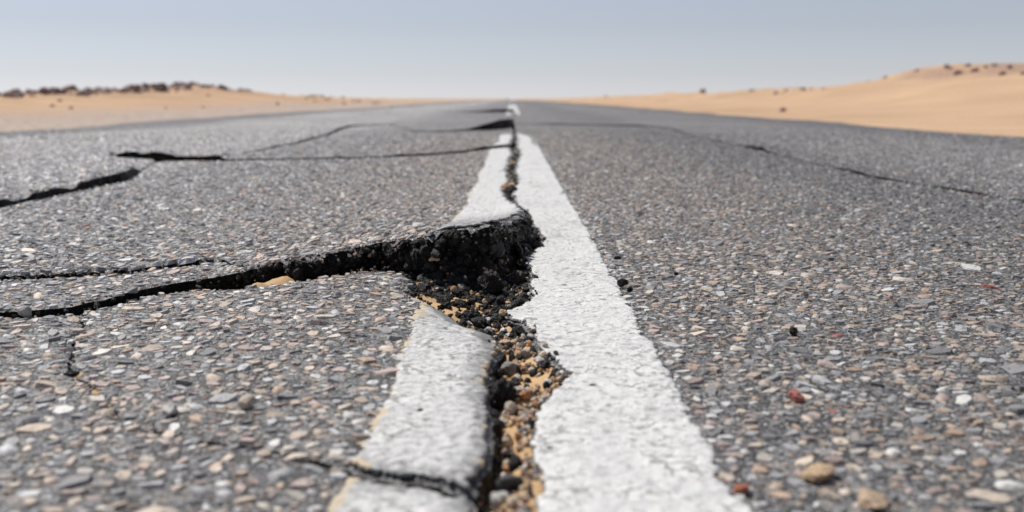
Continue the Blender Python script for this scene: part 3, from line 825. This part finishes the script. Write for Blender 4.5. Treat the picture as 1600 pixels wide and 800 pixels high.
# ------------------------------------------------------------------ loose chunks and pebbles that can be told apart
def rock_mesh(name, var, size, col,  squash=(1, 1, 1), rots=(0, 0, 0), mat=None):
    V = ROCKS3[var % len(ROCKS3)] * np.array(squash) * size
    kn = 1.0 if name.startswith('asphalt') else .3
    V = V * (1 + .24 * kn * (.45 - worley(V[:, 0] / size * 2.6 + V[:, 2] / size * 1.1, V[:, 1] / size * 2.6 + V[:, 2] / size * 1.7, 85 + var)))[:, None]
    V = V + size * .16 * kn * np.stack([fbm(V[:, 0] / size * 4 + 7 * k, V[:, 1] / size * 4 + V[:, 2] / size * 3, 80 + var, 4, .6) for k in range(3)], 1)
    V = V @ np.array(Euler(rots).to_matrix()).T
    c = np.array(col)[None] * (1 + .25 * fbm(V[:, 0] / size * 2, V[:, 1] / size * 2 + V[:, 2] / size, 90 + var, 2))[:, None]
    o = mesh_object(name, V, RT3, [mat or M_RUB], col=c, smooth=np.full(len(RT3), kn < .5))
    return o, V[:, 2].min()
def surf(x, y):
    p = np.array([[x, y]])
    for k in ('right', 'p0', 'p1', 'p2'):
        if inside(p, PLATES[k])[0]: return float(HEIGHT[k](np.array([x]), np.array([y]))[0]) + (.003 if line_field(np.array([x]), np.array([y]))[0] > 0 else 0)
    return float(H_sand(np.array([x]), np.array([y]))[0])
BLK = (.011, .0105, .0105)
CH = [  # name, photo point at its foot, radius, variant, colour, squash, label, category
    ('asphalt_chunk', 768, 447, .0185, 0, (.012, .011, .0105), (1, .8, .95), 'largest black asphalt lump, lying in the pit under the raised slab edge', 'asphalt chunk'),
    ('asphalt_chunk', 833, 389, .0150, 1, BLK, (1.1, .8, .75), 'jagged black asphalt lump overlapping the left edge of the solid white line', 'asphalt chunk'),
    ('asphalt_chunk', 812, 432, .0105, 2, (.05, .046, .045), (.9, .8, 1), 'grey speckled lump at the right end of the pit, touching the white paint', 'asphalt chunk'),
    ('asphalt_chunk', 729, 487, .0085, 3, BLK, (1, .9, .95), 'round black lump alone on orange sand in the pit', 'asphalt chunk'),
    ('asphalt_chunk', 693, 464, .0095, 4, (.03, .028, .027), (1.1, .8, .8), 'black lump resting on the sand left of the round one', 'asphalt chunk'),
    ('asphalt_chunk', 750, 497, .010, 5, (.03, .029, .03), (1.1, .9, .8), 'angular black lump at the front tip of the pit beside painted slab', 'asphalt chunk'),
    ('asphalt_chunk', 779, 612, .0125, 6, (.009, .009, .009), (.9, 1.1, 1.0), 'black lump added in the crack in place of the dark hollow beside the near white paint', 'asphalt chunk'),  # added lump, coloured near black to stand in for a shaded hollow
    ('pebble', 787, 507, .0042, 1, (.68, .67, .66), (1, 1, .9), 'white round pebble, the left one of a touching pair below the pit', 'pebble'),
    ('pebble', 799, 512, .0045, 2, (.62, .61, .60), (1.1, 1, .8), 'white round pebble, the right one of a touching pair below the pit', 'pebble'),
    ('pebble', 797, 566, .0085, 3, (.22, .21, .20), (1.1, .8, .8), 'grey and tan pebble, largest of the gravel midway down the crack', 'pebble'),
    ('pebble', 806, 604, .0080, 4, (.42, .37, .34), (1.2, .9, .6), 'pale flat pebble leaning by the added black lump in the crack', 'pebble'),
    ('pebble', 797, 762, .0080, 5, (.05, .05, .052), (1, 1, .9), 'shiny dark pebble on sand at the bottom end of the crack', 'pebble'),
    ('pebble', 780, 776, .0075, 6, (.40, .39, .38), (.7, 1, .8), 'pale grey pebble beside the dark one at the crack bottom', 'pebble'),
    ('pebble', 965, 408, .0048, 0, (.03, .028, .03), (1.1, 1, .9), 'round black pebble just right of the white line, by itself', 'pebble'),
    ('asphalt_crumb', 973, 452, .0060, 1, BLK, (1.2, .9, .8), 'larger black crumb of the pair lying against the right paint edge', 'asphalt crumb'),
    ('asphalt_crumb', 983, 457, .0040, 2, BLK, (1, .9, .9), 'smaller black crumb of the pair against the right paint edge', 'asphalt crumb'),
    ('asphalt_crumb', 1057, 431, .0030, 3, BLK, (1.1, .9, .8), 'tiny black crumb on the right lane beyond the paint-edge pair', 'asphalt crumb'),
    ('asphalt_crumb', 1239, 527, .0052, 4, BLK, (1.1, .9, .9), 'black crumb out in the right lane away from the line', 'asphalt crumb'),
    ('pebble', 1245, 631, .0062, 5, (.42, .15, .12), (1.1, 1, .8), 'rose red pebble standing on the right lane', 'pebble'),
    ('pebble', 1157, 773, .0050, 6, (.36, .13, .08), (1.1, .9, .7), 'brick red pebble at the bottom of the right paint edge', 'pebble'),
    ('stone', 1275, 752, .0145, 7, (.46, .33, .21), (1.1, .7, .28), 'large tan diamond-shaped flat stone set in the right lane', 'stone'),
    ('stone', 1360, 796, .0135, 0, (.47, .35, .25), (1, .8, .3), 'large tan flat stone cut by the bottom edge of the photo', 'stone'),
    ('stone', 40, 497, .0085, 1, (.36, .355, .35), (1.3, .8, .7), 'rounded grey stone at the left end of the foreground crack', 'stone'),
    ('stone', 172, 471, .0085, 2, (.16, .155, .155), (1.2, .7, .7), 'dark grey stone stuck in the foreground crack left of the sand', 'stone'),
    ('stone', 385, 647, .0075, 3, (.47, .40, .34), (1.2, .9, .6), 'pale pink rounded stone on the near left slab', 'stone'),
    ('stone', 265, 657, .0075, 4, (.5, .49, .48), (1.1, .9, .6), 'whitish rounded stone on the near left slab, left of the pink one', 'stone'),
    ('stone', 613, 170, .10, 5, (.05, .05, .05), (1, 1, .5), 'small dark stone far off on the left lane', 'stone'),
]
for i, (nm, u, v, r, var, col, sq, lab, cat) in enumerate(CH):
    x, y = W(u, v)
    if nm == 'stone' and v < 200: r *= .6
    o, zmin = rock_mesh(nm, var, r, col, sq, (RNG.uniform(-.4, .4) * (sq[2] > .5), RNG.uniform(-.4, .4) * (sq[2] > .5), RNG.uniform(0, 6.28)))
    yy = y + r * .6 * sq[1]
    o.location = (x * yy / y, yy, surf(x, yy) - zmin - r * sq[2] * .12) if v > 200 else (x, y, -zmin - .01)
    tag(o, lab, cat)

# ------------------------------------------------------------------ desert ground
cl_u = [-300, 0, 30, 110, 150, 200, 250, 280, 320, 360, 400, 450, 520, 600, 720]
cl_v = [152, 150, 149, 146, 146, 143, 138, 134.5, 138, 145, 149, 150.5, 154, 155, 155]
XL, XR = -12.0, 14.5
def crest(us, vs, X):
    ys, hs = [], []
    for u, v in zip(us, vs):
        y = X * F / (u - 800); ys.append(y); hs.append(CAMZ + (V0 - v) / F * y)
    o = np.argsort(ys); return np.array(ys)[o], np.array(hs)[o]
ly, lh = crest(cl_u, cl_v, XL)
cr_u = [830, 870, 950, 1040, 1095, 1160, 1200, 1260, 1340, 1390, 1440, 1475, 1500, 1560, 1600, 1700, 2200]
cr_v = [154.5, 154, 152.5, 150, 148, 149.5, 143, 142, 140, 136, 133, 131, 123, 111, 108, 98, 90]
ry_, rh = crest(cr_u, cr_v, XR)
def H_ground(x, y):
    x = np.asarray(x, float); y = np.asarray(y, float)
    hl = np.interp(y, ly, lh); hr = np.interp(y, ry_, rh)
    bl = np.where(x > XL, sstep(-5.2, XL, x), 1 - .97 * sstep(XL - .3, XL - 6, x))
    br = np.where(x < XR, sstep(4.2, XR, x), 1 - .9 * sstep(XR + .5, XR + 9, x))
    onroad = (x > EDGE_L - .15) & (x < EDGE_R + .15)
    side = sstep(0, 2, np.maximum(EDGE_L - x, x - EDGE_R))
    z = np.where(x < 0, hl * bl + .13 * sstep(-8, -11, x) * fbm(x / .8, y / 1.1, 120, 3), hr * br + .24 * sstep(5, 10, x) * fbm(x / 2.6, y / 4.5, 121, 3) * sstep(10, 25, y) + .05 * sstep(9, 12, x) * fbm(x / .8, y / 1.5, 122, 3)) + side * .05 * fbm(x / 2.5, y / 4, 100, 4) + side * .012 * fbm(x / .3, y / .3, 101, 3)
    for mx, mu, mh, mr in ((12.5, 1440, .19, 2.0), (13.0, 1345, .12, 1.8), (13.5, 1240, .16, 2.5), (14.0, 1195, .14, 2.2), (14.0, 1050, .16, 3.0)):
        my = mx * F / (mu - 800); z = z + mh * np.exp(-((x - mx) / mr) ** 2 - ((y - my) / (mr * 1.1)) ** 2)
    e = np.maximum(EDGE_L - x, x - EDGE_R)          # > 0 off the road
    lap = -.004 + .03 * fbm(x / .5, y / 1.6, 104, 4)
    z = z + np.where(onroad, -.075 + (.075 + lap) * sstep(-.55, -.05, e), lap + (-.012 - lap) * sstep(.1, .8, e))
    fade = 1 - sstep(250, 700, y)
    return np.where(onroad, z + np.minimum(U(x, y), 0), z * fade + U(0 * x, np.minimum(y, 150)) * 0 - .0011 * np.clip(y - 140, 0, None) ** 1.05 * (1 - sstep(3, 12, np.maximum(EDGE_L - x, x - EDGE_R))))
xs = np.concatenate([-np.geomspace(40, 2500, 26)[::-1], np.arange(-39, -14, .5), np.arange(-14, -4.6, .16), [-4.5, -4.4, -4.3, -4.2, -4.12, -4.05, -3.97, -3.9, -3.82, -3.74, -3.66, -3.58, -3.5, -3.4, -2, -1, 0, 1, 2, 2.8, 2.9, 2.98, 3.06, 3.14, 3.22, 3.3, 3.38, 3.46, 3.54, 3.62, 3.7, 3.8, 3.9, 4.0, 4.1], np.arange(4.2, 18, .2), np.arange(18, 40, .7), np.geomspace(40, 2500, 26)])
ys = np.concatenate([[-60, -30, -15, -6, -2], np.arange(0, 6, .5), np.geomspace(6, 160, 330), np.geomspace(162, 5000, 60)])
gx, gy = np.meshgrid(xs, ys); hh, ww = gx.shape; a = np.arange(hh * ww).reshape(hh, ww)
q = np.stack([a[:-1, :-1], a[:-1, 1:], a[1:, 1:], a[1:, :-1]], 2).reshape(-1, 4)
gz = H_ground(gx, gy)
g = mesh_object('ground', np.stack([gx.ravel(), gy.ravel(), gz.ravel()], 1), q, [M_SAND], smooth=np.ones(len(q), bool))
tag(g, 'orange desert sand rising to low banks on both sides of the road', 'ground', kind='structure')

# ------------------------------------------------------------------ rocks on the banks
protos = []
for i in range(7):
    V = unit_rocks(1, 3, 12, .10, 200 + i)[0][0] * np.array([1, .85, .7])
    T = unit_rocks(1, 3, 12, .10, 200 + i)[1]
    o = mesh_object('rock', V, T, [M_ROCK], smooth=np.zeros(len(T), bool)); protos.append(o)
used = set()
def place_rock(x, y, r, label, group, sink=.25, rz=None):
    i = random.randrange(len(protos))
    if i not in used: o = protos[i]; used.add(i)
    else: o = protos[i].copy(); COL.objects.link(o)
    s = r * random.uniform(.85, 1.15); o.scale = (s * random.uniform(.8, 1.3), s * random.uniform(.8, 1.2), s * random.uniform(.75, 1.2))
    o.rotation_euler = (random.uniform(-.5, .5), random.uniform(-.5, .5), random.uniform(0, 6.28))
    o.location = (x, y, float(H_ground(np.array([x]), np.array([y]))[0]) + r * (.7 - 2 * sink) * .8)
    tag(o, label, 'rock', group); return o
LB = 'dark rocks strewn along the crest of the left sand bank'
LS = 'small rocks on the slope of the left sand bank'
RB = 'scattered rocks on the right dune'
def on_crest(u, X): return X * F / (u - 800)
for u, r, lab in ((28, .09, 'dark rock standing up from the bank crest at the left end'), (113, .13, 'tallest dark rock on the bank crest, left of the sand hump'), (122, .15, 'broad dark block just below the tallest rock of the left bank'),
                  (280, .13, 'single dark rock on the very top of the left sand hump'), (98, .12, 'brown rock on the bank slope below the tallest rock')):
    y = on_crest(u, XL); place_rock(XL + (.6 if 'slope' in lab else 0), y, r, lab, LB, .1)
for i in range(245):
    u = (random.uniform(-60, 520), random.uniform(-40, 160), random.uniform(140, 370))[i % 3]
    y = on_crest(u, XL) * random.uniform(.985, 1.05); k = y / 36
    place_rock(XL + random.gauss(.25, .5), y, random.choice([.06, .08, .11, .14, .19]) * k ** .75 * (1 if u < 360 else .7), 'dark brown rock among the many lining the left bank crest', LB, .2)
for i in range(34):
    x = random.uniform(-11, -6); y = random.uniform(14, 60)
    place_rock(x, y, random.uniform(.03, .07) * (y / 30) ** .5, 'small brown rock lying on the pale slope of the left bank', LS, .2)
y = on_crest(1094, XR); place_rock(XR, y, .30, 'dark rock standing alone on the right dune skyline', RB, .05)
y = on_crest(945, XR); place_rock(XR, y, .35, 'small far dark rock on the right skyline near the road end', RB, .1)
for u, v, r, lab in ((1218, 178, .10, 'dark rock low on the right dune near the road edge'),):
    x, y = W(u, v); x, y = 5.2, 5.2 * F / (u - 800); place_rock(x, y, .07, lab, RB, .1)
for i in range(46):
    u = random.choice([random.uniform(1180, 1560), random.uniform(1500, 1680), random.uniform(1000, 1300)])
    x = XR + random.gauss(-2.3, 1.1); y = x * F / (u - 800)
    place_rock(x, y, random.uniform(.05, .15) * (y / 40) ** .4, 'small reddish rock half buried in the sand of the right dune', RB, .28)
for i, o in enumerate(protos):
    if i not in used: bpy.data.objects.remove(o)

# ------------------------------------------------------------------ light, sky, camera
SUN_EL, SUN_AZ = math.radians(57), math.radians(52)      # azimuth from +Y towards -X
w = bpy.data.worlds.new('World'); S.world = w; w.use_nodes = True
nt = w.node_tree; bg = nt.nodes['Background']
sky = nt.nodes.new('ShaderNodeTexSky'); sky.sky_type = 'NISHITA'; sky.sun_disc = False
sky.sun_elevation = SUN_EL; sky.sun_rotation = -SUN_AZ; sky.air_density = 1.0; sky.dust_density = .03; sky.ozone_density = 1.0; sky.altitude = 0
hs = nt.nodes.new('ShaderNodeHueSaturation'); hs.inputs['Saturation'].default_value = .32
nt.links.new(sky.outputs[0], hs.inputs['Color']); wb = nt.nodes.new('ShaderNodeMix'); wb.data_type = 'RGBA'; wb.blend_type = 'MULTIPLY'; wb.inputs[0].default_value = 1; wb.inputs[7].default_value = (1.0, 1.035, 1.18, 1)
nt.links.new(hs.outputs[0], wb.inputs[6]); nt.links.new(wb.outputs[2], bg.inputs[0]); bg.inputs[1].default_value = .071
L = bpy.data.lights.new('sun', 'SUN'); L.energy = 4.9; L.angle = math.radians(.53); L.color = (1, .955, .89)
lo = bpy.data.objects.new('sun', L); COL.objects.link(lo)
d = Vector((-math.sin(SUN_AZ) * math.cos(SUN_EL), math.cos(SUN_AZ) * math.cos(SUN_EL), math.sin(SUN_EL)))
lo.rotation_euler = d.to_track_quat('Z', 'Y').to_euler(); lo.location = (0, 0, 20)

cam = bpy.data.cameras.new('camera'); cam.lens = 35; cam.sensor_width = 36; cam.clip_start = .02; cam.clip_end = 9000
co = bpy.data.objects.new('camera', cam); COL.objects.link(co)
co.location = (0, 0, CAMZ); co.rotation_euler = (math.radians(90) - PITCH, 0, 0)
cam.dof.use_dof = True; cam.dof.focus_distance = 1.28; cam.dof.aperture_fstop = 4.8; cam.dof.aperture_blades = 9
S.camera = co
S.view_settings.view_transform = 'Standard'; S.view_settings.look = 'None'; S.view_settings.exposure = .02; S.view_settings.gamma = 1
S.render.engine = 'CYCLES'
S.cycles.use_denoising = True
S.cycles.max_bounces = 6
